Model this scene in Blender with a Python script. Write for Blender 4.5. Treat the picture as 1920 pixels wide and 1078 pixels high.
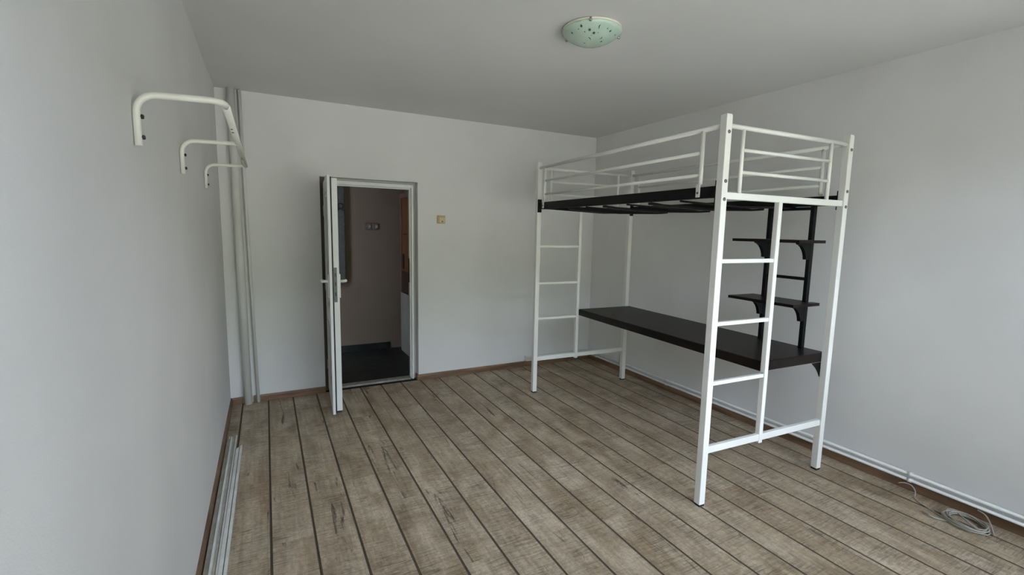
import bpy, bmesh, math, random
from mathutils import Vector, Matrix
random.seed(7)
for o in list(bpy.data.objects): bpy.data.objects.remove(o)
scene = bpy.context.scene
COL = scene.collection

# ------------------------------------------------------------------ camera
F_PX, YAW, PITCH, ROLL = 880.60, 0.4826, -0.1213, 0.0194
CAM = Vector((0.3156, -4.4846, 1.5150))
cam_data = bpy.data.cameras.new('camera')
cam_data.sensor_width = 36.0
cam_data.lens = 36.0 * F_PX / 1920.0
cam_data.clip_start = 0.02
cam = bpy.data.objects.new('camera', cam_data)
COL.objects.link(cam)
fwd = Vector((math.sin(YAW)*math.cos(PITCH), math.cos(YAW)*math.cos(PITCH), math.sin(PITCH)))
rt0 = Vector((math.cos(YAW), -math.sin(YAW), 0)); up0 = rt0.cross(fwd)
rt = math.cos(ROLL)*rt0 + math.sin(ROLL)*up0
up = -math.sin(ROLL)*rt0 + math.cos(ROLL)*up0
M = Matrix.Identity(4)
for i in range(3):
    M[i][0] = rt[i]; M[i][1] = up[i]; M[i][2] = -fwd[i]; M[i][3] = CAM[i]
cam.matrix_world = M
scene.camera = cam

# ------------------------------------------------------------------ room numbers
W, H = 3.721, 2.582            # width, height; back wall at y=0, left wall at x=0
YF = -4.68                     # window wall behind the camera
T = 0.20                       # wall thickness
WX0, WX1, WZ0, WZ1 = 1.14, 3.60, 0.14, 2.40   # window opening
GX0, GX1, GZ0, GZ1 = 0.04, 1.07, 0.04, 2.40   # glazed balcony door opening

# ------------------------------------------------------------------ world, light, exposure
world = bpy.data.worlds.new('overcast_sky'); scene.world = world
world.use_nodes = True
wn = world.node_tree.nodes; wl = world.node_tree.links
bg = wn['Background']
bg.inputs['Color'].default_value = (0.68, 0.775, 1.0, 1)
bg.inputs['Strength'].default_value = 8.0
for (x0, x1, z0, z1) in ((WX0, WX1, WZ0, WZ1), (GX0, GX1, GZ0, GZ1)):
    pl = bpy.data.lights.new('window_portal', 'AREA')
    pl.shape = 'RECTANGLE'; pl.size = x1-x0; pl.size_y = z1-z0
    pl.cycles.is_portal = True
    po = bpy.data.objects.new('window_portal', pl); COL.objects.link(po)
    po.location = ((x0+x1)/2, YF-T-0.02, (z0+z1)/2)
    po.rotation_euler = (math.radians(90), 0, 0)      # opens towards +y
sun = bpy.data.lights.new('sun', 'SUN'); sun.energy = 21.0; sun.angle = math.radians(0.6); sun.color = (1.0, 0.93, 0.82)
suno = bpy.data.objects.new('sun', sun); COL.objects.link(suno)
suno.location = (0, 6, 12); suno.rotation_euler = (math.radians(-42), 0, math.radians(14))   # stands behind the house, lights the yard outside only
vs = scene.view_settings
vs.view_transform = 'Standard'; vs.look = 'None'; vs.gamma = 1.0; vs.use_curve_mapping = False
vs.exposure = 0.78

# ------------------------------------------------------------------ materials
def mat(name, col, rough=0.5, metal=0.0, spec=0.5, bump=None, coat=0.0):
    m = bpy.data.materials.new(name); m.use_nodes = True
    nt = m.node_tree; b = nt.nodes['Principled BSDF']
    b.inputs['Base Color'].default_value = (*col, 1)
    b.inputs['Roughness'].default_value = rough
    b.inputs['Metallic'].default_value = metal
    b.inputs['Specular IOR Level'].default_value = spec
    b.inputs['Coat Weight'].default_value = coat
    if bump:
        scale, strength, dist = bump
        tc = nt.nodes.new('ShaderNodeTexCoord'); n = nt.nodes.new('ShaderNodeTexNoise')
        n.inputs['Scale'].default_value = scale; n.inputs['Detail'].default_value = 3
        bp = nt.nodes.new('ShaderNodeBump'); bp.inputs['Strength'].default_value = strength
        bp.inputs['Distance'].default_value = dist
        nt.links.new(tc.outputs['Object'], n.inputs['Vector'])
        nt.links.new(n.outputs['Fac'], bp.inputs['Height'])
        nt.links.new(bp.outputs['Normal'], b.inputs['Normal'])
    return m

def mottled(name, c0, c1, scale, rough, bump=None, detail=4, stretch=(1, 1, 1), spec=0.5, lo=0.35, hi=0.65):
    m = mat(name, c0, rough, 0, spec, bump)
    nt = m.node_tree; b = nt.nodes['Principled BSDF']
    tc = nt.nodes.new('ShaderNodeTexCoord'); mp = nt.nodes.new('ShaderNodeMapping')
    mp.inputs['Scale'].default_value = stretch
    n = nt.nodes.new('ShaderNodeTexNoise'); n.inputs['Scale'].default_value = scale; n.inputs['Detail'].default_value = detail
    r = nt.nodes.new('ShaderNodeValToRGB')
    r.color_ramp.elements[0].position = lo; r.color_ramp.elements[1].position = hi
    r.color_ramp.elements[0].color = (*c0, 1); r.color_ramp.elements[1].color = (*c1, 1)
    L = nt.links.new
    L(tc.outputs['Object'], mp.inputs['Vector']); L(mp.outputs['Vector'], n.inputs['Vector'])
    L(n.outputs['Fac'], r.inputs['Fac']); L(r.outputs['Color'], b.inputs['Base Color'])
    return m

def laminate():
    m = bpy.data.materials.new('weathered_oak_laminate'); m.use_nodes = True
    nt = m.node_tree; N = nt.nodes.new; L = nt.links.new
    b = nt.nodes['Principled BSDF']
    tc = N('ShaderNodeTexCoord'); oi = N('ShaderNodeObjectInfo')
    off = N('ShaderNodeVectorMath'); off.operation = 'SCALE'; off.inputs[0].default_value = (13.7, 29.3, 7.1)
    L(oi.outputs['Random'], off.inputs['Scale'])
    add = N('ShaderNodeVectorMath'); add.operation = 'ADD'
    L(tc.outputs['Object'], add.inputs[0]); L(off.outputs[0], add.inputs[1])
    def noise(sc, stretch, detail=4, rough=0.55, dist=0.0):
        mp = N('ShaderNodeMapping'); mp.inputs['Scale'].default_value = stretch
        n = N('ShaderNodeTexNoise'); n.inputs['Scale'].default_value = sc
        n.inputs['Detail'].default_value = detail; n.inputs['Roughness'].default_value = rough
        n.inputs['Distortion'].default_value = dist
        L(add.outputs[0], mp.inputs['Vector']); L(mp.outputs[0], n.inputs['Vector'])
        return n.outputs['Fac']
    def ramp(src, stops):
        r = N('ShaderNodeValToRGB'); e = r.color_ramp.elements
        while len(e) < len(stops): e.new(0.5)
        for el, (p, c) in zip(e, stops):
            el.position = p; el.color = (c, c, c, 1) if isinstance(c, (int, float)) else (*c, 1)
        L(src, r.inputs['Fac']); return r.outputs['Color']
    def mix(a, bb, fac, mode='MIX'):
        x = N('ShaderNodeMix'); x.data_type = 'RGBA'; x.blend_type = mode
        for sock, v in ((x.inputs[6], a), (x.inputs[7], bb)):
            if isinstance(v, tuple): sock.default_value = (*v, 1)
            else: L(v, sock)
        if isinstance(fac, (int, float)): x.inputs[0].default_value = fac
        else: L(fac, x.inputs[0])
        return x.outputs[2]
    blotch = noise(6.0, (1.0, 0.45, 1), 5, 0.6, 0.4)
    base = ramp(blotch, [(0.28, (0.28, 0.198, 0.122)), (0.43, (0.43, 0.332, 0.224)), (0.58, (0.52, 0.418, 0.296)), (0.72, (0.62, 0.513, 0.377))])
    brown = ramp(noise(3.3, (1.3, 0.6, 1), 3), [(0.52, 0.0), (0.70, 0.55)])
    col = mix(base, (0.29, 0.185, 0.10), brown)
    # fine saw marks across the board
    saw = ramp(noise(38.0, (0.22, 3.0, 1), 4, 0.7, 0.35), [(0.34, 0.12), (0.56, 1.0)])
    sawamt = ramp(noise(5.0, (1, 0.7, 1), 3), [(0.36, 0.12), (0.62, 0.68)])
    col = mix(col, mix(col, saw, 1.0, 'MULTIPLY'), sawamt)
    speck = ramp(noise(70.0, (1.0, 0.8, 1), 5, 0.75), [(0.32, 0.62), (0.66, 1.20)])
    col = mix(col, speck, 0.75, 'MULTIPLY')
    # long grain
    grain = ramp(noise(40.0, (1.2, 0.05, 1), 3, 0.6, 0.2), [(0.30, 0.62), (0.62, 1.08)])
    col = mix(col, grain, 0.55, 'MULTIPLY')
    # dark cracks / knots running along the board
    crack = ramp(noise(9.0, (2.2, 0.22, 1), 5, 0.65, 1.0), [(0.30, 0.95), (0.375, 0.0)])
    col = mix(col, (0.052, 0.040, 0.028), crack)
    L(col, b.inputs['Base Color'])
    b.inputs['Roughness'].default_value = 0.50
    b.inputs['Specular IOR Level'].default_value = 0.35
    bp = N('ShaderNodeBump'); bp.inputs['Strength'].default_value = 0.25; bp.inputs['Distance'].default_value = 0.002
    L(saw, bp.inputs['Height']); L(bp.outputs['Normal'], b.inputs['Normal'])
    return m

def glass_mat(name, tint, refl=1.0, rough=0.02):
    m = bpy.data.materials.new(name); m.use_nodes = True
    nt = m.node_tree; N = nt.nodes.new; L = nt.links.new
    out = nt.nodes['Material Output']; nt.nodes.remove(nt.nodes['Principled BSDF'])
    tr = N('ShaderNodeBsdfTransparent'); tr.inputs['Color'].default_value = (*tint, 1)
    gl = N('ShaderNodeBsdfGlossy'); gl.inputs['Roughness'].default_value = rough
    gl.inputs['Color'].default_value = (refl, refl, refl, 1)
    fr = N('ShaderNodeFresnel'); fr.inputs['IOR'].default_value = 1.45
    mx = N('ShaderNodeMixShader')
    L(fr.outputs[0], mx.inputs[0]); L(tr.outputs[0], mx.inputs[1]); L(gl.outputs[0], mx.inputs[2])
    L(mx.outputs[0], out.inputs['Surface'])
    return m

MT = {}
MT['wall'] = mottled('white_woodchip_wallpaper', (0.755, 0.745, 0.735), (0.80, 0.79, 0.78), 1.6, 0.85, bump=(230, 0.28, 0.0022), spec=0.2)
MT['ceiling'] = mottled('white_ceiling_paint', (0.72, 0.715, 0.695), (0.755, 0.75, 0.73), 1.2, 0.9, bump=(120, 0.12, 0.002), spec=0.2)
MT['laminate'] = laminate()
MT['groove'] = mat('plank_groove_brown', (0.085, 0.063, 0.040), 0.8)
MT['subfloor'] = mat('dark_subfloor', (0.02, 0.016, 0.012), 0.9)
MT['skirting'] = mottled('brown_oak_skirting', (0.15, 0.085, 0.047), (0.27, 0.16, 0.095), 14, 0.5, stretch=(0.2, 0.2, 1.5), spec=0.4)
MT['pvc'] = mottled('white_pvc', (0.76, 0.76, 0.735), (0.80, 0.80, 0.775), 3, 0.35)
MT['reveal'] = mat('painted_reveal', (0.56, 0.56, 0.54), 0.85, bump=(180, 0.2, 0.002))
MT['trimplastic'] = mottled('aged_white_trim_plastic', (0.66, 0.65, 0.60), (0.76, 0.755, 0.72), 18, 0.45)
MT['trimbeige'] = mottled('shaded_dusty_trim_plastic', (0.36, 0.34, 0.27), (0.46, 0.44, 0.37), 18, 0.6)  # beige puts shading of grooves and low faces, plus dirt, into the colour
MT['jambbrown'] = mat('brown_grey_hinge_cover', (0.115, 0.095, 0.065), 0.6)
MT['enamel'] = mottled('white_powder_coat', (0.80, 0.79, 0.745), (0.84, 0.83, 0.79), 5, 0.38)
MT['black'] = mat('black_powder_coat', (0.0035, 0.0035, 0.004), 0.5, 0, 0.22)
MT['desk'] = mottled('black_brown_wood', (0.007, 0.005, 0.0045), (0.016, 0.0105, 0.008), 8, 0.38, stretch=(2.5, 0.2, 1), spec=0.18)
MT['bolt'] = mat('dull_steel_bolt', (0.23, 0.22, 0.20), 0.38, 0.9)
MT['boltdark'] = mat('dark_bolt', (0.05, 0.05, 0.05), 0.45, 0.5)
MT['rubber'] = mat('black_rubber', (0.012, 0.012, 0.012), 0.7)
MT['pipe'] = mottled('white_gloss_pipe_paint', (0.70, 0.69, 0.645), (0.77, 0.765, 0.725), 7, 0.35, stretch=(1, 1, 0.4))
MT['rack'] = mottled('ivory_rack_paint', (0.78, 0.77, 0.69), (0.83, 0.82, 0.75), 9, 0.35)
MT['cable'] = mat('grey_white_cable_sheath', (0.40, 0.38, 0.32), 0.5)
MT['beige'] = mat('beige_switch_plastic', (0.56, 0.44, 0.23), 0.4)
MT['beige2'] = mat('beige_rocker_plastic', (0.62, 0.51, 0.30), 0.35)
MT['switchdark'] = mat('dark_red_indicator', (0.10, 0.02, 0.015), 0.3)
MT['steel'] = mat('lock_steel', (0.15, 0.15, 0.15), 0.5, 0.5)
MT['gasket'] = mat('black_gasket', (0.01, 0.01, 0.012), 0.6)
MT['doorglass'] = glass_mat('smoked_door_glass', (0.22, 0.18, 0.13), 0.22, 0.15)
MT['winglass'] = glass_mat('clear_window_glass', (0.97, 0.985, 0.975))
MT['lampglass'] = mottled('pale_green_opal_glass', (0.46, 0.60, 0.49), (0.54, 0.66, 0.56), 12, 0.22, spec=0.5)
MT['lampprint'] = mat('dark_green_star_print', (0.035, 0.06, 0.045), 0.4)
MT['lampbase'] = mat('cream_lamp_base', (0.76, 0.73, 0.62), 0.5)
MT['chrome'] = mat('chrome_clip', (0.55, 0.55, 0.55), 0.15, 1.0)
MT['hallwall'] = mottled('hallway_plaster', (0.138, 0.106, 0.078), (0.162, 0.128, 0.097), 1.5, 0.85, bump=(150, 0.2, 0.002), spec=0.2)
MT['tile'] = mottled('black_stone_tile', (0.006, 0.007, 0.0065), (0.016, 0.018, 0.017), 9, 0.38, spec=0.25)
MT['grout'] = mat('dark_tile_grout', (0.045, 0.045, 0.04), 0.9)
MT['orangewood'] = mottled('orange_brown_door_veneer', (0.11, 0.042, 0.014), (0.16, 0.062, 0.020), 7, 0.4, stretch=(2, 2, 0.25))
MT['brownframe'] = mottled('red_brown_door_frame', (0.11, 0.062, 0.040), (0.15, 0.085, 0.055), 8, 0.5, stretch=(2, 2, 0.3))
MT['darkwood'] = mat('dark_brown_panel', (0.03, 0.015, 0.009), 0.5)
MT['palepanel'] = mottled('pale_grey_panel', (0.20, 0.20, 0.165), (0.235, 0.235, 0.195), 4, 0.6)
MT['hanging'] = mottled('dark_grey_fabric', (0.050, 0.056, 0.051), (0.068, 0.074, 0.067), 30, 0.9)
MT['skyblocker'] = mottled('sky_blocker_green', (0.085, 0.10, 0.065), (0.15, 0.16, 0.115), 1.5, 0.95)  # mottled green for the unseen wall added to block low sky
MT['lawn'] = mottled('yard_paving', (0.27, 0.255, 0.22), (0.35, 0.335, 0.295), 0.8, 0.95)
MT['socket'] = mat('grey_socket_plastic', (0.075, 0.058, 0.048), 0.45)
MT['socketlight'] = mat('light_socket_face', (0.19, 0.165, 0.145), 0.35)
MT['threshold'] = mottled('grey_threshold_metal', (0.25, 0.23, 0.19), (0.36, 0.335, 0.29), 20, 0.5)

# ------------------------------------------------------------------ mesh helpers
class MB:
    def __init__(s): s.v = []; s.f = []; s.mi = []; s.sm = []
    def face(s, idx, mi=0, sm=False): s.f.append(tuple(idx)); s.mi.append(mi); s.sm.append(sm)
    def box(s, a, b, mi=0):
        n = len(s.v); x0, y0, z0 = a; x1, y1, z1 = b
        if x0 > x1: x0, x1 = x1, x0
        if y0 > y1: y0, y1 = y1, y0
        if z0 > z1: z0, z1 = z1, z0
        s.v += [(x0,y0,z0),(x1,y0,z0),(x1,y1,z0),(x0,y1,z0),(x0,y0,z1),(x1,y0,z1),(x1,y1,z1),(x0,y1,z1)]
        for q in ((0,3,2,1),(4,5,6,7),(0,1,5,4),(1,2,6,5),(2,3,7,6),(3,0,4,7)): s.face([n+i for i in q], mi)
        return s
    def prism(s, poly, to3, d0, d1, mi=0, side_mi=None):
        """poly: list of (a,b); to3(a,b,d) -> xyz"""
        n = len(s.v); k = len(poly)
        s.v += [to3(a, b, d0) for a, b in poly] + [to3(a, b, d1) for a, b in poly]
        s.face([n+i for i in range(k)][::-1], mi); s.face([n+k+i for i in range(k)], mi)
        for i in range(k):
            j = (i+1) % k
            s.face((n+i, n+j, n+k+j, n+k+i), mi if side_mi is None else side_mi[i])
        return s
    def tube(s, path, r, seg=12, mi=0, caps=True, closed=False, flat=None):
        """round tube along path; flat=(rx, rz) gives an oval section"""
        path = [Vector(p) for p in path]; n0 = len(s.v); m = len(path); prev = None
        for i, p in enumerate(path):
            if closed: t = path[(i+1) % m]-path[i-1]
            elif i == 0: t = path[1]-path[0]
            elif i == m-1: t = path[-1]-path[-2]
            else: t = (path[i+1]-p).normalized()+(p-path[i-1]).normalized()
            t.normalize()
            if prev is None:
                a = Vector((0,0,1)) if abs(t.z) < 0.9 else Vector((1,0,0))
                u = t.cross(a).normalized()
            else:
                u = (prev-t*prev.dot(t)).normalized()
            prev = u; w = t.cross(u)
            ru, rw = (r, r) if flat is None else flat
            for k in range(seg):
                an = 2*math.pi*k/seg
                s.v.append(tuple(p+u*ru*math.cos(an)+w*rw*math.sin(an)))
        rng = range(m) if closed else range(m-1)
        for i in rng:
            j = (i+1) % m
            for k in range(seg):
                l = (k+1) % seg
                s.face((n0+i*seg+k, n0+i*seg+l, n0+j*seg+l, n0+j*seg+k), mi, True)
        if caps and not closed:
            s.face([n0+k for k in range(seg)][::-1], mi); s.face([n0+(m-1)*seg+k for k in range(seg)], mi)
        return s
    def lathe(s, prof, c, seg=32, mi=0, axis='z'):
        """prof: (radius, height) from start to end, around c; ends with radius 0 collapse to fans"""
        n0 = len(s.v)
        def P(r, h, a):
            x, y = r*math.cos(a), r*math.sin(a)
            if axis == 'z': return (c[0]+x, c[1]+y, c[2]+h)
            if axis == 'y': return (c[0]+x, c[1]+h, c[2]+y)
            return (c[0]+h, c[1]+x, c[2]+y)
        for r, h in prof:
            for k in range(seg): s.v.append(P(max(r, 1e-5), h, 2*math.pi*k/seg))
        for i in range(len(prof)-1):
            for k in range(seg):
                l = (k+1) % seg
                s.face((n0+i*seg+k, n0+i*seg+l, n0+(i+1)*seg+l, n0+(i+1)*seg+k), mi, True)
        s.face([n0+k for k in range(seg)][::-1], mi); s.face([n0+(len(prof)-1)*seg+k for k in range(seg)], mi)
        return s
    def mesh(s, name, mats):
        me = bpy.data.meshes.new(name)
        me.from_pydata(s.v, [], s.f)
        for m in (mats if isinstance(mats, (list, tuple)) else [mats]): me.materials.append(MT[m])
        for p, mi, sm in zip(me.polygons, s.mi, s.sm): p.material_index = mi; p.use_smooth = sm
        bm = bmesh.new(); bm.from_mesh(me); bmesh.ops.recalc_face_normals(bm, faces=bm.faces); bm.to_mesh(me); bm.free()
        me.update(); return me
    def obj(s, name, mats, parent=None, bevel=0, label=None):
        o = bpy.data.objects.new(name, s.mesh(name, mats)); COL.objects.link(o)
        if parent: o.parent = parent
        if bevel:
            md = o.modifiers.new('bevel', 'BEVEL'); md.width = bevel; md.segments = 2; md.limit_method = 'ANGLE'
            md.angle_limit = math.radians(50)
        if label: o['label'] = label
        return o
def B(a, b): return MB().box(a, b)
def tag(o, label, cat, group=None, kind=None):
    o['label'] = label; o['category'] = cat
    if group: o['group'] = group
    if kind: o['kind'] = kind
    return o
def empty(name, loc=(0,0,0), rz=0):
    o = bpy.data.objects.new(name, None); COL.objects.link(o); o.location = loc; o.rotation_euler = (0,0,rz)
    o.empty_display_size = 0.1; return o
def share(o, parent, loc=(0,0,0), rot=(0,0,0)):
    c = o.copy(); COL.objects.link(c); c.parent = parent; c.location = loc; c.rotation_euler = rot; return c
def arc(c, r, a0, a1, n, f):
    return [f(c[0]+r*math.cos(a0+(a1-a0)*i/n), c[1]+r*math.sin(a0+(a1-a0)*i/n)) for i in range(n+1)]

# ================================================================== SETTING
# door opening in the back wall
DX0, DX1, DZ = 0.750, 1.624, 1.951
wb = MB()
wb.box((-T, 0, 0), (DX0, T, H)); wb.box((DX1, 0, 0), (W+T, T, H)); wb.box((DX0, 0, DZ), (DX1, T, H))
o = wb.obj('wall_back', 'wall'); tag(o, 'white wallpapered wall with the door opening', 'wall', kind='structure')
o = B((-T, YF-T, 0), (0, 0, H)).obj('wall_left', 'wall'); tag(o, 'white wallpapered wall carrying the ivory garment rack', 'wall', kind='structure')
o = B((W, YF-T, 0), (W+T, 0, H)).obj('wall_right', 'wall'); tag(o, 'white wallpapered wall behind the loft bed', 'wall', kind='structure')
wf = MB()
for x0, x1, z0, z1 in ((0, GX0, 0, H), (GX1, WX0, 0, H), (WX1, W, 0, H), (WX0, WX1, 0, WZ0), (WX0, WX1, WZ1, H), (GX0, GX1, 0, GZ0), (GX0, GX1, GZ1, H)):
    wf.box((x0, YF-T, z0), (x1, YF, z1))
o = wf.obj('wall_front', 'wall'); tag(o, 'white wallpapered wall with the wide window', 'wall', kind='structure')
o = B((-T, YF-T, H), (W+T, T, H+0.15)).obj('ceiling', 'ceiling'); tag(o, 'plain white painted ceiling', 'ceiling', kind='structure')

# window behind the camera
win = empty('window_1', ((WX0+WX1)/2, YF-0.1, WZ0)); tag(win, 'wide white three-pane window', 'window', kind='structure')
hw = (WX1-WX0)/2; hh = WZ1-WZ0
fm = MB()
fm.box((-hw, -0.035, 0), (hw, 0.035, 0.06)); fm.box((-hw, -0.035, hh-0.06), (hw, 0.035, hh))
fm.box((-hw, -0.035, 0.06), (-hw+0.06, 0.035, hh-0.06)); fm.box((hw-0.06, -0.035, 0.06), (hw, 0.035, hh-0.06))
for k in (-1, 1): fm.box((k*hw/3-0.04, -0.035, 0.06), (k*hw/3+0.04, 0.035, hh-0.06))
fm.obj('window_frame', 'pvc', win)
for k in (-1, 0, 1):
    x0 = -hw+0.06 if k == -1 else (-hw/3+0.04 if k == 0 else hw/3+0.04)
    x1 = -hw/3-0.04 if k == -1 else (hw/3-0.04 if k == 0 else hw-0.06)
    B((x0, -0.004, 0.06), (x1, 0.004, hh-0.06)).obj('pane', 'winglass', win)
B((-hw-0.05, 0.037, -0.035), (hw+0.05, 0.25, -0.001)).obj('window_sill', 'pvc', win)
gd = empty('window_2', ((GX0+GX1)/2, YF-0.1, GZ0)); tag(gd, 'white glazed balcony door beside the window', 'balcony door', kind='structure')
gw = (GX1-GX0)/2; gh = GZ1-GZ0
fm = MB()
fm.box((-gw, -0.035, 0), (gw, 0.035, 0.12)); fm.box((-gw, -0.035, gh-0.09), (gw, 0.035, gh))
fm.box((-gw, -0.035, 0.12), (-gw+0.09, 0.035, gh-0.09)); fm.box((gw-0.09, -0.035, 0.12), (gw, 0.035, gh-0.09))
fm.obj('window_frame', 'pvc', gd)
B((-gw+0.09, -0.004, 0.12), (gw-0.09, 0.004, gh-0.09)).obj('pane', 'winglass', gd)
o = B((-30, -60, -0.9), (34, YF-T-0.02, -0.8)).obj('ground', 'lawn'); tag(o, 'paved yard outside the window', 'yard', kind='structure')
o = B((-32, -21, -0.8), (36, -20, 6.2)).obj('wall_sky_blocker', 'skyblocker'); tag(o, 'unseen green wall added across the yard to block low sky', 'sky blocker', kind='structure')  # added out of view to cut low sky light on the back wall

# ---- floor: sub floor plus single laminate boards
fl = B((-T, YF-T, -0.12), (W+T, T, -0.0095)).obj('floor', 'subfloor'); tag(fl, 'grey-brown weathered oak laminate floor', 'floor', kind='structure')
PW, PL = 0.1938, 1.29
CH, TH = 0.0052, 0.009
def plank_mesh(w, l, ch0=True, ch1=True):
    g = 0.0006
    x0, x1 = g, w-g
    poly = [(x0, -TH), (x1, -TH), (x1, -0.0034 if ch1 else 0), (x1-(CH if ch1 else 0.0), 0), (x0+(CH if ch0 else 0.0), 0), (x0, -0.0034 if ch0 else 0)]
    if not ch1: poly.pop(3)
    if not ch0: poly = poly[:-1] if poly[-1][0] == poly[-2][0] else poly
    b = MB(); sm = []
    k = len(poly)
    for i in range(k):
        (a, c), (d, e) = poly[i], poly[(i+1) % k]
        sm.append(1 if (abs(c-e) > 1e-6 and abs(a-d) > 1e-6) else 0)
    b.prism(poly, lambda a, c, d: (a, d, c), 0.0004, l-0.0004, 0, sm)
    return b.mesh('floor_plank', ['laminate', 'groove'])
cache = {}
pins = {2: -1.67, 16: -3.649, 17: -3.049, 14: -3.641, 1: -2.9, 3: -3.3}
xs = [0.0]+[0.0882+PW*k for k in range(0, 19)]
xs = [x for x in xs if x < W-0.02]+[W]
for r in range(len(xs)-1):
    xa, xb = xs[r], xs[r+1]
    k = round((xa-0.282)/PW) if r > 0 else -2
    st = pins.get(k, -random.uniform(0, 1)*PL)
    while st > -PL+0.02: st -= PL
    while st < -PL*1.02: st += PL
    y1 = 0.0; y = st
    while y1 > YF+0.001:
        y = max(y, YF)
        key = (round(xb-xa, 4), round(y1-y, 3))
        if key not in cache: cache[key] = plank_mesh(xb-xa, y1-y)
        o = bpy.data.objects.new('plank', cache[key]); COL.objects.link(o); o.parent = fl
        o.location = (xa, y, 0)
        y1 = y; y -= PL

# ---- baseboards
BH, BT = 0.058, 0.014
bpoly = [(0, 0.0005), (BT, 0.0005), (BT, BH-0.012), (BT-0.005, BH), (0, BH)]
def bb_back(x0, x1):
    m.prism(bpoly, lambda a, z, d: (d, -a, z), x0, x1)
m = MB(); bb_back(0.0145, 0.092); bb_back(0.168, 0.189); bb_back(0.221, DX0); bb_back(DX1-0.0, W-BT-0.0005)
m.box((DX1-0.0145, -BT, 0.0005), (DX1-0.0005, 0.058, BH))
o = m.obj('baseboard_back', 'skirting'); tag(o, 'brown wooden skirting along the door wall', 'baseboard', kind='structure')
m = MB().prism(bpoly, lambda a, z, d: (a, d, z), YF, 0)
o = m.obj('baseboard_left', 'skirting'); tag(o, 'brown wooden skirting behind the white trim strips', 'baseboard', kind='structure')
m = MB().prism(bpoly, lambda a, z, d: (W-a, d, z), YF, 0)
o = m.obj('baseboard_right', 'skirting'); tag(o, 'brown wooden skirting below the two white pipes', 'baseboard', kind='structure')

# ---- hallway behind the door
HY = 1.40; HXL, HXR = -0.9, 1.815
hf = B((HXL, T, -0.12), (HXR+0.2, HY+0.2, -0.0105)).obj('floor_hallway', 'grout'); tag(hf, 'black tiled hallway floor beyond the door', 'floor', kind='structure')
ts = 0.30
tm = MB().box((0.0015, 0.0015, -0.010), (ts-0.0015, ts-0.0015, 0.0)).mesh('tile', 'tile')
for i in range(10):
    for j in range(4):
        x = HXL+i*ts; y = T+j*ts
        if x+ts > HXR+0.2: continue
        o = bpy.data.objects.new('tile', tm); COL.objects.link(o); o.parent = hf; o.location = (x, y, 0)
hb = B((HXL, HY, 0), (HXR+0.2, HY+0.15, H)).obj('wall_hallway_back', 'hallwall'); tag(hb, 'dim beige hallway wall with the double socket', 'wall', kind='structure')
x = HXL
while x < 1.66:                       # black skirting tiles
    x1 = min(x+ts, 1.668)
    B((x+0.0012, HY-0.011, 0.0005), (x1-0.0012, HY-0.0005, 0.082)).obj('skirting_tile', 'tile', hb); x += ts
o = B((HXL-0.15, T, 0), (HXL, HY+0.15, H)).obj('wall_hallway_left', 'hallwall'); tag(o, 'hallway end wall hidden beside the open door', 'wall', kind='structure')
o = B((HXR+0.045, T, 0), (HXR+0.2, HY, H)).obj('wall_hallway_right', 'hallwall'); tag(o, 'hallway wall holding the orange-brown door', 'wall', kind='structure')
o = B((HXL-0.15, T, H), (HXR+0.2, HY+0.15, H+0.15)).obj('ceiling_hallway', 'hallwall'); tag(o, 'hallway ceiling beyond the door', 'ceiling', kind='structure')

# orange brown door in the hallway's right wall
d2 = empty('door_2', (HXR, 0.92, 0)); tag(d2, 'orange-brown wooden door with dark lock in the hallway', 'door', kind='structure')
B((-0.005, -0.39, 0.012), (0.030, 0.39, 1.87)).obj('door_leaf', 'orangewood', d2)
fr = MB(); fr.box((-0.02, 0.396, 0), (0.044, 0.455, 1.93)); fr.box((-0.02, -0.455, 0), (0.044, -0.396, 1.93)); fr.box((-0.02, -0.395, 1.876), (0.044, 0.395, 1.93))
fr.obj('door_frame', 'brownframe', d2)
B((-0.016, 0.30, 1.02), (-0.0055, 0.37, 1.20)).obj('lock_plate', 'rubber', d2)
B((-0.014, 0.02, 0.03), (-0.0055, 0.375, 0.99)).obj('lower_panel', 'darkwood', d2)
B((-0.010, 0.16, 1.437), (-0.0055, 0.33, 1.447)).obj('letter_slot', 'rubber', d2)
o = B((HXR-0.048, 0.62, 0.002), (HXR-0.030, 1.235, 0.735)).obj('board', 'palepanel', bevel=0.003)
tag(o, 'pale grey board standing against the orange-brown hallway door', 'board')

# ---- white door frame in the recess
FY0, FY1 = 0.060, 0.130
OX0, OX1, OZ = 0.815, 1.566, 1.885
tr = empty('trim_1', ((DX0+DX1)/2, FY0, 0)); tag(tr, 'white plastic door frame set into the door recess', 'door frame', kind='structure')
cx = (DX0+DX1)/2
def fbox(a, b): return B((a[0]-cx, a[1]-FY0, a[2]), (b[0]-cx, b[1]-FY0, b[2]))
fbox((DX0+0.001, FY0, 0.0005), (OX0-0.012, FY1, DZ-0.001)).obj('jamb', 'pvc', tr, 0.003)
fbox((DX0+0.001, FY0-0.010, 0.0005), (OX0-0.020, FY0-0.0003, DZ-0.001)).obj('hinge_cover', 'jambbrown', tr)
fbox((OX0-0.0125, FY0+0.028, 0.0005), (OX0, FY1, OZ)).obj('jamb_stop', 'pvc', tr)
fbox((OX1+0.012, FY0, 0.0005), (1.598, FY1, 1.930)).obj('jamb', 'pvc', tr, 0.003)
fbox((OX1, FY0+0.028, 0.0005), (OX1+0.0125, FY1, OZ)).obj('jamb_stop', 'pvc', tr)
fbox((OX0-0.0115, FY0, OZ+0.012), (OX1+0.0115, FY1, 1.930)).obj('head', 'pvc', tr, 0.003)
fbox((OX0-0.0115, FY0+0.028, OZ), (OX1+0.0115, FY1, OZ+0.0125)).obj('head_stop', 'pvc', tr)
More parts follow.
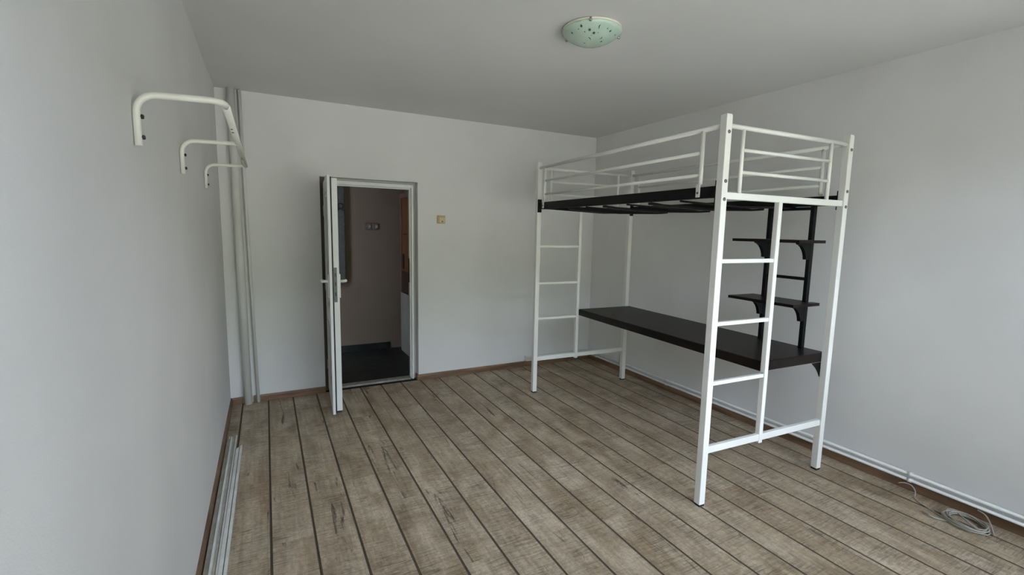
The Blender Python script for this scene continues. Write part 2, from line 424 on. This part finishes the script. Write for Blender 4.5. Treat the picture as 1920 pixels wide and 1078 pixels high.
fbox((OX0-0.0115, FY0+0.03, 1.9305), (1.598, FY1, DZ-0.001)).obj('filler', 'reveal', tr)
fbox((1.5985, FY0+0.03, 0.0005), (DX1-0.0005, FY1, DZ-0.001)).obj('filler', 'reveal', tr)
fbox((OX1-0.0045, FY0+0.036, 0.98), (OX1+0.0, FY0+0.060, 1.22)).obj('strike_plate', 'gasket', tr)
fbox((OX0+0.0005, 0.055, 0.0008), (OX1-0.0005, 0.135, 0.018)).obj('threshold', 'threshold', tr)

# ---- open white door leaf
ang = math.radians(3.6)
LEAF = empty('door_1', (0.780, 0.044, 0.033), -ang); tag(LEAF, 'white plastic door with smoked glass panels standing open', 'door', kind='structure')
# local axes: -y along the leaf towards its free edge, +x through its thickness; lip plate on the -x side
LW, LH = 0.715, 1.868
LIP, GR, TK = 0.021, 0.031, 0.073
def ring(parent, x0, x1, y0, y1, z0, z1, st, rl_b, rl_t, mid, mat_, bev=0.003):
    B((x0, y0, z0), (x1, y0+st, z1)).obj('stile', mat_, parent, bev)
    B((x0, y1-st, z0), (x1, y1, z1)).obj('stile', mat_, parent, bev)
    B((x0, y0+st, z0), (x1, y1-st, z0+rl_b)).obj('rail', mat_, parent, bev)
    B((x0, y0+st, z1-rl_t), (x1, y1-st, z1)).obj('rail', mat_, parent, bev)
    B((x0, y0+st, mid[0]), (x1, y1-st, mid[1])).obj('rail', mat_, parent, bev)
ring(LEAF, 0, LIP, -LW, 0, 0, LH, 0.105, 0.125, 0.115, (0.70, 0.80), 'pvc')
ring(LEAF, GR, TK, -LW+0.020, -0.002, 0.020, LH-0.020, 0.085, 0.105, 0.095, (0.70, 0.80), 'pvc')
B((LIP-0.0003, -LW+0.010, 0.012), (GR+0.0003, -LW+0.105, LH-0.012)).obj('gasket', 'gasket', LEAF)
B((LIP-0.001, -LW+0.105, 0.03), (GR+0.001, -0.02, 0.1245)).obj('gasket', 'gasket', LEAF)
B((LIP-0.001, -LW+0.105, LH-0.114), (GR+0.001, -0.02, LH-0.03)).obj('gasket', 'gasket', LEAF)
for z0, z1 in ((0.125, 0.70), (0.80, LH-0.115)):
    B((0.022, -LW+0.106, z0+0.001), (0.028, -0.106, z1-0.001)).obj('pane', 'doorglass', LEAF)
    be = MB()                                             # glazing bead on the lip side
    y0, y1 = -LW+0.1055, -0.1055
    for a, b in (((0.006, y0, z0+0.0005), (0.0215, y0+0.016, z1-0.0005)), ((0.006, y1-0.016, z0+0.0005), (0.0215, y1, z1-0.0005)),
                 ((0.006, y0+0.016, z0+0.0005), (0.0215, y1-0.016, z0+0.0165)), ((0.006, y0+0.016, z1-0.0165), (0.0215, y1-0.016, z1-0.0005))): be.box(a, b)
    be.obj('glazing_bead', 'pvc', LEAF)
B((0.034, -LW+0.0180, 0.90), (0.056, -LW+0.0205, 1.17)).obj('lock_faceplate', 'steel', LEAF)
for zz in (0.95, 1.03, 1.10): B((0.039, -LW+0.0155, zz), (0.049, -LW+0.0186, zz+0.028)).obj('lock_bolt', 'boltdark', LEAF)
B((0.026, -LW+0.03, 0.006), (0.066, -LW+0.10, 0.0199)).obj('bottom_seal', 'rubber', LEAF)
HZ = 1.062
for sgn, xf in ((-1, 0.0), (1, TK)):
    hd = B((xf, -LW+0.030, HZ-0.13), (xf+sgn*0.009, -LW+0.062, HZ+0.055)).obj('handle_plate', 'pvc', LEAF, 0.003)
    xo = xf+sgn*0.009
    lv = MB()
    yl = -LW+0.046
    path = [(xo-sgn*0.002, yl, HZ), (xo+sgn*0.026, yl, HZ)]
    path += arc((0, 0), 0.014, 0, math.pi/2, 5, lambda a, b: (xo+sgn*(0.026+b), yl+0.014-a, HZ))
    path += [(xo+sgn*0.040, yl+0.05, HZ), (xo+sgn*0.040, yl+0.115, HZ-0.002)]
    lv.tube(path, 0.0115, 10)
    lv.obj('lever', 'pvc', hd)
for zz in (0.22, 0.95, 1.62):
    MB().lathe([(0.0, -0.045), (0.009, -0.045), (0.009, 0.045), (0.0, 0.045)], (0.004, 0.0095, zz), 14).obj('hinge', 'pvc', LEAF)

# ================================================================== LOFT BED
BX, BY, BW, BL, BHT, BROT = 2.4207, -2.7868, 1.0353, 2.0, 2.118, -0.0418
bed = empty('loft_bed', (BX, BY, 0), BROT)
tag(bed, 'white metal loft bed with black desk and shelves below', 'loft bed')
PS = 0.0205                             # half post
def bolt(x, y, z, axis, parent, r=0.0095, mt='bolt', depth=0.005):
    m = MB()
    pr = [(0.0, 0), (r, 0), (r, depth*0.55), (r*0.72, depth), (r*0.42, depth), (r*0.40, depth*0.5), (0.0, depth*0.5)]
    sgn = -1 if axis[0] == '-' else 1
    m.lathe([(a, sgn*b) for a, b in pr], (x, y, z), 14, axis=axis[-1])
    return m.obj('bolt', mt, parent)
posts = {}
for i, (px, py) in enumerate(((0, 0), (BW, 0), (0, BL), (BW, BL))):
    p = B((px-PS, py-PS, 0.012), (px+PS, py+PS, BHT)).obj('post', 'enamel', bed, 0.003)
    B((px-PS+0.002, py-PS+0.002, 0.0005), (px+PS-0.002, py+PS-0.002, 0.0118)).obj('foot_cap', 'rubber', p)
    B((px-PS+0.0025, py-PS+0.0025, BHT), (px+PS-0.0025, py+PS-0.0025, BHT+0.004)).obj('top_cap', 'enamel', p, 0.0015)
    out = '-y' if py == 0 else 'y'; fy = py-PS if py == 0 else py+PS
    for z in (2.033, 1.787, 1.695): bolt(px, fy, z, out, p)
    posts[(px, py)] = p
T1 = 0.0125                             # half of small square tubes / round radius
for py in (0.0, BL):
    B((PS, py-0.0125, 1.697), (BW-PS, py+0.0125, 1.733)).obj('end_beam', 'enamel', bed, 0.003)
    B((PS, py-0.0125, 0.304), (BW-PS, py+0.0125, 0.344)).obj('lower_beam', 'enamel', bed, 0.003)
    MB().tube([(PS, py, 2.068), (BW-PS, py, 2.068)], 0.0125).obj('guard_top_rail', 'enamel', bed)
    for x in (0.128, BW-0.162): MB().tube([(x, py, 1.731), (x, py, 2.062)], 0.0115).obj('guard_upright', 'enamel', bed)
    for z in (1.842, 1.956): MB().tube([(0.128, py, z), (BW-0.162, py, z)], 0.0095).obj('guard_bar', 'enamel', bed)
    st = B((0.452-0.015, py-0.0155, 0.290), (0.452+0.015, py+0.0155, 1.699)).obj('ladder_stile', 'enamel', bed, 0.003)
    s = -1 if py == 0 else 1
    bolt(0.4365, py, 0.705, '-x', st, 0.012, 'boltdark', 0.004)
    for z in (1.373, 1.034, 0.703): B((PS, py-0.0115, z-0.011), (0.437, py+0.0115, z+0.011)).obj('rung', 'enamel', bed, 0.003)
for k, px in enumerate((0.0, BW)):
    so = -1 if k == 0 else 1            # outward
    r = B((px-0.0125, PS, 1.705), (px+0.0125, BL-PS, 1.766)).obj('side_rail', 'black', bed, 0.002)
    for y0 in (PS, BL-PS-0.006):
        B((px-0.019, y0, 1.678), (px+0.019, y0+0.006, 1.793)).obj('end_plate', 'black', r)
    MB().tube([(px, PS, 2.068), (px, BL-PS, 2.068)], 0.0125).obj('guard_top_rail', 'enamel', bed)
    for y in (0.143, 1.885):
        xo = px+so*0.0185
        g = MB().tube([(px+so*0.002, y, 2.062), (px+so*0.002, y, 1.80), (px+so*0.004, y, 1.779)], 0.0115)
        u = g.obj('guard_upright', 'enamel', bed)
        B((px+so*0.0130, y-0.0125, 1.712), (px+so*0.0185, y+0.0125, 1.782)).obj('mounting_tab', 'enamel', u)
        bolt(px+so*0.0185, y, 1.735, '-x' if so < 0 else 'x', u, 0.006, 'boltdark', 0.004)
    for z in (1.832, 1.950): MB().tube([(px, 0.143, z), (px, 1.885, z)], 0.0095).obj('guard_bar', 'enamel', bed)
for i, y in enumerate((0.06, 0.291, 0.541, 0.77, 1.018, 1.253, 1.49, 1.73, 1.94)):
    if i % 2 == 0 and 0 < i < 8:
        s_ = MB().prism([(0.006, 1.704), (0.10, 1.696), (BW/2, 1.684), (BW-0.10, 1.696), (BW-0.006, 1.704), (BW-0.006, 1.690), (BW-0.10, 1.682), (BW/2, 1.670), (0.10, 1.682), (0.006, 1.690)],
                        lambda a, b, d: (a, d, b), y-0.019, y+0.019)
        s_.obj('slat', 'black', bed)
    elif i in (0, 8):
        B((0.0128, y-0.0125, 1.706), (BW-0.0128, y+0.0125, 1.740)).obj('cross_rail', 'black', bed)
    else:
        MB().tube([(0.008, y, 1.700), (BW/2, y, 1.683), (BW-0.008, y, 1.700)], 0.006, 8).obj('slat', 'black', bed)
# desk
DT, DB = 0.775, 0.714
desk = B((0.455, 0.0222, DB), (1.062, BL-0.0222, DT)).obj('desk_top', 'desk', bed, 0.006)
def gusset(x0, x1, z0, z1, y0, y1, parent, name, straight=False):
    # x1,z1 = corner at the post; curved free edge
    dx, dz = x1-x0, z1-z0
    k = [(0.0, 0.0), (0.0, 0.07), (0.16, 0.12), (0.34, 0.24), (0.50, 0.42), (0.60, 0.60), (0.67, 0.80), (0.70, 1.0), (1.0, 1.0), (1.0, 0.0)]
    if straight: k = [(0.0, 0.0), (0.10, 0.12), (0.30, 0.36), (0.45, 0.62), (0.58, 0.92), (0.66, 1.0), (1.0, 1.0), (1.0, 0.0)]
    poly = [(x0+a*dx, z1-b*dz) for a, b in k]
    return MB().prism(poly, lambda a, b, d: (a, d, b), y0, y1).obj(name, 'black', parent)
for y0, y1, yb, ax in ((0.0225, 0.0265, 0.0225, '-y'), (BL-0.0265, BL-0.0225, BL-0.0225, 'y')):
    g = gusset(0.93, 1.078, 0.612, DB-0.001, y0, y1, bed, 'desk_bracket', True)
    for z in (0.69, 0.634): bolt(1.066, yb, z, ax, g, 0.0055, 'bolt', 0.003)
# shelf rack standing on the desk under the bed
UX = 1.003
for y in (0.150, 0.447): B((UX-0.015, y-0.0125, DT+0.0003), (UX+0.015, y+0.0125, 1.7045)).obj('shelf_upright', 'black', bed, 0.002)
B((UX-0.010, 0.1627, 1.226), (UX+0.010, 0.4343, 1.246)).obj('shelf_crossbar', 'black', bed, 0.002)
B((UX-0.012, 0.1627, 1.68), (UX+0.012, 0.4343, 1.70)).obj('shelf_crossbar', 'black', bed, 0.002)
for zt in (1.086, 1.489):
    sb = MB()
    # board notched round the uprights
    sb.box((0.790, 0.085, zt-0.019), (UX-0.0155, 0.570, zt))
    sb.box((UX-0.0155, 0.085, zt-0.019), (1.050, 0.1370, zt)); sb.box((UX-0.0155, 0.1630, zt-0.019), (1.050, 0.4340, zt)); sb.box((UX-0.0155, 0.4600, zt-0.019), (1.050, 0.570, zt))
    s_ = sb.obj('shelf_board', 'desk', bed)
    for y in (0.150, 0.447): gusset(0.872, UX-0.0155, zt-0.125, zt-0.0195, y-0.011, y+0.011, s_, 'shelf_bracket')

# ================================================================== CEILING LAMP
LC = Vector((1.889, -2.336, H)); LR = 0.158
lamp = empty('ceiling_lamp', LC); tag(lamp, 'round pale green glass ceiling lamp with star and moon print', 'ceiling lamp')
MB().lathe([(0.0, -0.0005), (LR-0.012, -0.0005), (LR-0.004, -0.004), (LR-0.002, -0.012), (LR-0.012, -0.016), (0.0, -0.016)], (0, 0, 0), 48).obj('lamp_base', 'lampbase', lamp)
DD = 0.066; ZR = -0.0175
prof = [(0.0, ZR)]+[(LR, ZR), (LR+0.001, ZR-0.004)]
RS = (LR*LR+(DD-0.004)**2)/(2*(DD-0.004))
for i in range(1, 15):
    r = LR*(1-i/14); h = ZR-0.004-(math.sqrt(RS*RS-r*r)-(RS-(DD-0.004)))
    prof.append((r, h))
bowl = MB().lathe(prof, (0, 0, 0), 56).obj('glass_bowl', 'lampglass', lamp)
def bowl_z(r): return ZR-0.004-(math.sqrt(RS*RS-r*r)-(RS-(DD-0.004)))
def decal(poly, cx_, cy_, rot, sc):
    """thin printed motif following the bowl; poly in unit coords as triangle fan around its centre"""
    m = MB(); n = len(poly)
    def pt(u, v, e):
        x = cx_+sc*(u*math.cos(rot)-v*math.sin(rot)); y = cy_+sc*(u*math.sin(rot)+v*math.cos(rot))
        return (x, y, bowl_z(min(math.hypot(x, y), LR-0.002))-e)
    if isinstance(poly[0][0], tuple):             # strip of pairs (moon)
        for a, b in poly: m.v += [pt(*a, 0.0012), pt(*b, 0.0012)]
        for i in range(len(poly)-1): m.face((2*i, 2*i+1, 2*i+3, 2*i+2))
    else:
        m.v = [pt(0, 0, 0.0012)]+[pt(u, v, 0.0012) for u, v in poly]
        for i in range(n): m.face((0, 1+i, 1+(i+1) % n))
    return m
def star(k, ri=0.42): return [((1 if i % 2 == 0 else ri)*math.cos(math.pi*i/k), (1 if i % 2 == 0 else ri)*math.sin(math.pi*i/k)) for i in range(2*k)]
def crescent(p0, p1, p2, w):
    """curved strip from p0 to p2 bulging towards p1, in bowl coordinates"""
    p0, p1, p2 = Vector(p0), Vector(p1), Vector(p2)
    q = 2*p1-0.5*(p0+p2); out = []
    for i in range(11):
        t = i/10
        p = (1-t)**2*p0+2*t*(1-t)*q+t*t*p2
        d = ((q-p0)*(1-t)+(p2-q)*t).normalized(); nn = Vector((-d.y, d.x))
        e = w*math.sin(math.pi*t)+0.0002
        out.append((tuple(p-nn*e), tuple(p+nn*e)))
    return out
tv = Vector((CAM.x-LC.x, CAM.y-LC.y)).normalized()
stars = [(-0.079, -0.0883, .013), (-0.051, -0.0869, .013), (-0.1197, -0.073, .011), (-0.1261, -0.0012, .010), (0.0265, -0.1211, .011), (-0.0908, -0.0641, .006), (-0.1206, -0.0501, .005),
         (0.0017, -0.1298, .006), (0.0797, -0.0946, .008), (0.0239, -0.0521, .011), (-0.0428, 0.0024, .008), (-0.0333, -0.0983, .004), (-0.0543, -0.0689, .004),
         (0.07, 0.02, .012), (0.02, 0.09, .010), (-0.06, 0.08, .011), (0.11, -0.03, .008), (0.09, 0.08, .009)]
moons = [((-0.0437, -0.134), (-0.0473, -0.1258), (-0.0401, -0.1144)), ((-0.0576, -0.0463), (-0.0496, -0.0505), (-0.0347, -0.0407)), ((0.001, -0.0874), (0.0062, -0.075), (-0.0045, -0.0663)),
         ((0.03, 0.03), (0.045, 0.045), (0.035, 0.06)), ((-0.02, 0.12), (0.0, 0.125), (0.01, 0.115))]
for x, y, sc in stars: decal(star(6), x, y, 13*x+7*y, sc*0.82).obj('star_print', 'lampprint', bowl)
for mn in moons: decal(crescent(*mn, 0.0023), 0, 0, 0, 1).obj('moon_print', 'lampprint', bowl)
base_a = math.atan2(tv.y, tv.x)
for k, da in enumerate((-0.05, 2.05, -2.13)):
    a = base_a+da
    c, s = math.cos(a), math.sin(a)
    cl = MB()
    cl.lathe([(0.0, -0.028), (0.0065, -0.028), (0.008, -0.025), (0.008, -0.019), (0.005, -0.017), (0.005, -0.0105), (0.0, -0.0105)], ((LR+0.004)*c, (LR+0.004)*s, 0), 14)
    cl.obj('clip', 'chrome', lamp)

# ================================================================== GARMENT RACK ON THE LEFT WALL
rack = empty('garment_rack', (0, -2.8, 1.73)); tag(rack, 'ivory tubular metal garment rack on the white wall', 'garment rack')
RX, RZ, TR = 0.222, 0.142, 0.0095
ys = (-2.80, -1.99, -1.08)
for i, y in enumerate(ys):
    yy = y+2.8
    p = [(0.0105, yy, 0.0), (0.0105, yy, RZ-0.05)]
    p += arc((0.0105+0.05, RZ-0.05), 0.05, math.pi, math.pi/2, 8, lambda a, b: (a, yy, b))[1:]
    if i == 0:
        p += [(RX-0.04, yy, RZ+0.004)]
        p += arc((RX-0.04, yy+0.04), 0.04, -math.pi/2, 0, 6, lambda a, b: (a, b, RZ+0.004))[1:]
        p += [(RX, yy+0.06, RZ+0.004)]
    else: p += [(RX+0.004, yy, RZ+0.004)]
    r_ = TR if i == 0 else TR*0.92
    am = MB().tube(p, r_, 14).obj('arm', 'rack', rack)
    for z in (0.024, 0.080):
        MB().lathe([(0, 0.0), (0.0068, 0.0), (0.0068, 0.005), (0.005, 0.0075), (0, 0.0075)], (0.0105+r_-0.001, yy+0.003, z), 6, axis='x').obj('bolt', 'boltdark', am)
y1 = ys[-1]+2.8+0.012
bar = MB().tube([(RX, 0.055, RZ+0.004), (RX, y1, RZ+0.004)], 0.011, 14, flat=(0.0125, 0.0085)).obj('hanging_bar', 'rack', rack)
for yy in (0.40, 0.47, 1.25, 1.31):
    MB().lathe([(0, 0), (0.004, 0), (0.004, -0.002), (0, -0.002)], (RX-0.003, yy, RZ-0.0042), 10).obj('screw_hole', 'boltdark', bar)

# ================================================================== PIPES
def vpipe(name, x0, x1, y, r, label, group):
    m = MB().tube([(x0, y, 0.001), (x1, y, H-0.001)], r, 20)
    o = m.obj(name, 'pipe'); tag(o, label, 'pipe', group); return o
vpipe('heating_pipe', 0.130, 0.112, -0.0385, 0.031, 'thick white vertical heating pipe in the wall corner', None)
vpipe('heating_pipe', 0.205, 0.170, -0.0185, 0.0125, 'thin white vertical heating pipe beside the thick one', None)
def lowpipe(z, label):
    x, y, xe = W-0.029, -0.029, 2.845
    p = [(x, YF+0.002, z), (x, -0.029-0.03, z)]
    p += arc((x-0.03, y-0.03), 0.03, 0, math.pi/2, 6, lambda a, b: (a, b, z))[1:]
    p += [(xe+0.02, y, z)]
    p += arc((xe+0.02, y+0.02), 0.02, -math.pi/2, -math.pi, 5, lambda a, b: (a, b, z))[1:]
    p += [(xe, -0.002, z)]
    o = MB().tube(p, 0.0095, 12).obj('heating_pipe', 'pipe'); tag(o, label, 'pipe')
    for yc in (-0.20, -1.29, -3.24, -4.7):
        c = MB(); c.lathe([(0.0, -0.009), (0.0135, -0.009), (0.0135, 0.009), (0.0, 0.009)], (x, yc, z), 12, axis='y')
        c.box((x+0.008, yc-0.007, z-0.006), (W-0.001, yc+0.007, z+0.006)); c.obj('pipe_clip', 'pipe', o)
    return o
lowpipe(0.107, 'upper of two thin white pipes running above the skirting')
lowpipe(0.070, 'lower of two thin white pipes just above the skirting')

# ================================================================== SMALL WALL THINGS
sw = empty('light_switch', (1.857, 0, 1.606)); tag(sw, 'square beige light switch beside the door', 'light switch')
B((-0.041, -0.022, -0.039), (0.041, -0.0005, 0.039)).obj('housing', 'beige', sw, 0.006)
B((-0.028, -0.031, -0.033), (0.032, -0.0225, 0.022)).obj('rocker', 'beige2', sw, 0.004)
B((-0.036, -0.026, 0.026), (0.036, -0.0225, 0.036)).obj('cover_hinge', 'beige', sw, 0.001)
B((-0.002, -0.0335, -0.024), (0.010, -0.0312, -0.014)).obj('indicator', 'switchdark', sw)

so_ = empty('wall_socket', (1.462, HY, 1.528)); tag(so_, 'grey double wall socket on the dim hallway wall', 'wall socket')
for dx in (-0.042, 0.042):
    pp = B((dx-0.040, -0.012, -0.040), (dx+0.040, -0.0005, 0.040)).obj('cover_plate', 'socket', so_, 0.005)
    MB().lathe([(0, -0.0125), (0.026, -0.0125), (0.026, -0.019), (0.022, -0.019), (0.020, -0.014), (0, -0.014)], (dx, 0, 0), 20, axis='y').obj('socket_well', 'socketlight', pp)

hp = empty('hanging_bag', (1.0, HY-0.004, 0.83)); tag(hp, 'long dark grey hanging bag with rounded lower corners in the hallway', 'bag')
poly = [(-0.145, 1.30), (-0.145, 0.06)]+arc((-0.085, 0.06), 0.06, math.pi, 1.5*math.pi, 6, lambda a, b: (a, b))[1:]
poly += arc((0.085, 0.06), 0.06, 1.5*math.pi, 2*math.pi, 6, lambda a, b: (a, b))+[(0.145, 1.30), (0.10, 1.38), (-0.10, 1.38)]
MB().prism(poly, lambda a, b, d: (a, d, b), -0.055, 0).obj('bag_body', 'hanging', hp, 0.012)
ck = MB().tube([(0.093+0.030*math.cos(a), -0.061, 0.925+0.030*math.sin(a)) for a in [2*math.pi*i/20 for i in range(20)]], 0.006, 8, closed=True)
ck.tube([(0.055, -0.061, 0.868), (0.07, -0.061, 0.885), (0.093, -0.061, 0.894), (0.116, -0.061, 0.885), (0.137, -0.061, 0.872)], 0.007, 8)
ck.obj('buckle', 'rubber', hp)

# ================================================================== WHITE TRIM STRIPS ON THE FLOOR
def strip(p0, p1, sec, mats, faces, label, z=0.001, mitre=0.0, w=0.04):
    """extruded section lying from p0 (far end) to p1 (near end); section +a points away from the wall"""
    d = Vector((p1[0]-p0[0], p1[1]-p0[1])); ln = d.length; rz = math.atan2(d.y, d.x)
    o = empty('trim_strip', (p0[0], p0[1], z), rz); tag(o, label, 'trim strip', 'white plastic trim strips on the floor')
    MB().prism(sec, lambda a, b, e: (e+(mitre*(w/2-a) if e == 0 else 0), a, b), 0, ln, 0, faces).obj('profile', mats, o)
    return o
strip((0.053, -0.720), (0.046, -2.95), [(-.025, 0), (.025, 0), (.025, .012), (.017, .012), (.017, .003), (.013, .003), (.013, .010), (-.015, .010), (-.015, .003), (-.019, .003), (-.019, .011), (-.025, .011)],
      ['trimplastic', 'trimbeige'], [0, 0, 0, 1, 1, 1, 1, 1, 1, 1, 0, 0], 'longest white grooved plastic strip lying under the narrow one by the skirting')
strip((0.040, -0.800), (0.036, -2.93), [(-.018, 0), (.014, 0), (.014, .024), (.005, .024), (.005, .012), (-.018, .009)],
      ['trimplastic', 'trimbeige'], [0, 0, 0, 1, 1, 1], 'narrow raised white plastic strip lying on the longest strip', z=0.0135)
strip((0.097, -0.925), (0.084, -2.90), [(-.021, 0), (.021, 0), (.021, .020), (.008, .020), (.008, .008), (.004, .008), (.004, .019), (-.013, .018), (-.014, .010), (-.021, .009)],
      ['trimplastic', 'trimbeige'], [0, 0, 0, 1, 1, 1, 0, 1, 1, 0], 'white plastic strip with a slanted end lying on the open floor', mitre=1.3, w=0.042)
# ================================================================== CABLE COIL
cb = MB(); pts = []
ccx, ccy = 3.575, -3.545
rnd = random.Random(3)
# tail from the pipe, down to the floor
pts += [(W-0.075, -3.205, 0.046), (W-0.060, -3.23, 0.056), (W-0.054, -3.262, 0.053), (W-0.060, -3.285, 0.030), (W-0.080, -3.292, 0.008), (W-0.105, -3.305, 0.0045), (W-0.135, -3.345, 0.0045), (3.56, -3.41, 0.0045), (3.535, -3.46, 0.0045)]
n = 26; loops = 7
ph0 = math.radians(150)
for i in range(loops*n):
    t = i/n; a = ph0-2*math.pi*t
    L_ = int(t)
    r1 = 0.092+0.010*math.sin(2.3*t+1)+0.006*math.sin(5.1*a*0.37+t)
    r2 = 0.070+0.008*math.cos(1.9*t)
    ox = 0.008*math.sin(1.7*t); oy = 0.008*math.cos(2.1*t)
    # long axis of the coil runs along the wall
    u, v = r1*math.cos(a), r2*math.sin(a)
    rot = math.radians(62)
    pts.append((ccx+ox+u*math.cos(rot)-v*math.sin(rot), ccy+oy+u*math.sin(rot)+v*math.cos(rot), 0.0045+0.0032*t+0.002*math.sin(7*a*0.31)**2))
pts += [(3.60, -3.50, 0.030), (3.57, -3.55, 0.026), (3.55, -3.60, 0.016)]
def smooth(p, k=4):
    out = []
    for i in range(len(p)-1):
        p0 = Vector(p[max(i-1, 0)]); p1 = Vector(p[i]); p2 = Vector(p[i+1]); p3 = Vector(p[min(i+2, len(p)-1)])
        for j in range(k):
            t = j/k
            out.append(0.5*((2*p1)+(-p0+p2)*t+(2*p0-5*p1+4*p2-p3)*t*t+(-p0+3*p1-3*p2+p3)*t**3))
    out.append(Vector(p[-1])); return out
cable = empty('cable_coil', (ccx, ccy, 0)); tag(cable, 'loose coil of grey-white cable on the floor by the skirting', 'cable')
loc = lambda q: [(x-ccx, y-ccy, z) for x, y, z in q]
MB().tube(smooth(loc(pts), 2), 0.0031, 8).obj('cable_run', 'cable', cable)
MB().tube(smooth(loc([(3.50, -3.385, 0.005), (3.485, -3.415, 0.012), (3.478, -3.435, 0.009), (3.50, -3.47, 0.006), (3.53, -3.50, 0.008)]), 4), 0.0042, 8).obj('loose_end', 'cable', cable)
MB().tube(smooth(loc([(W-0.050, -3.555, 0.062), (W-0.056, -3.585, 0.056), (W-0.075, -3.61, 0.040), (W-0.11, -3.635, 0.018), (W-0.145, -3.655, 0.0045)]), 4), 0.0036, 8).obj('loose_end', 'cable', cable)
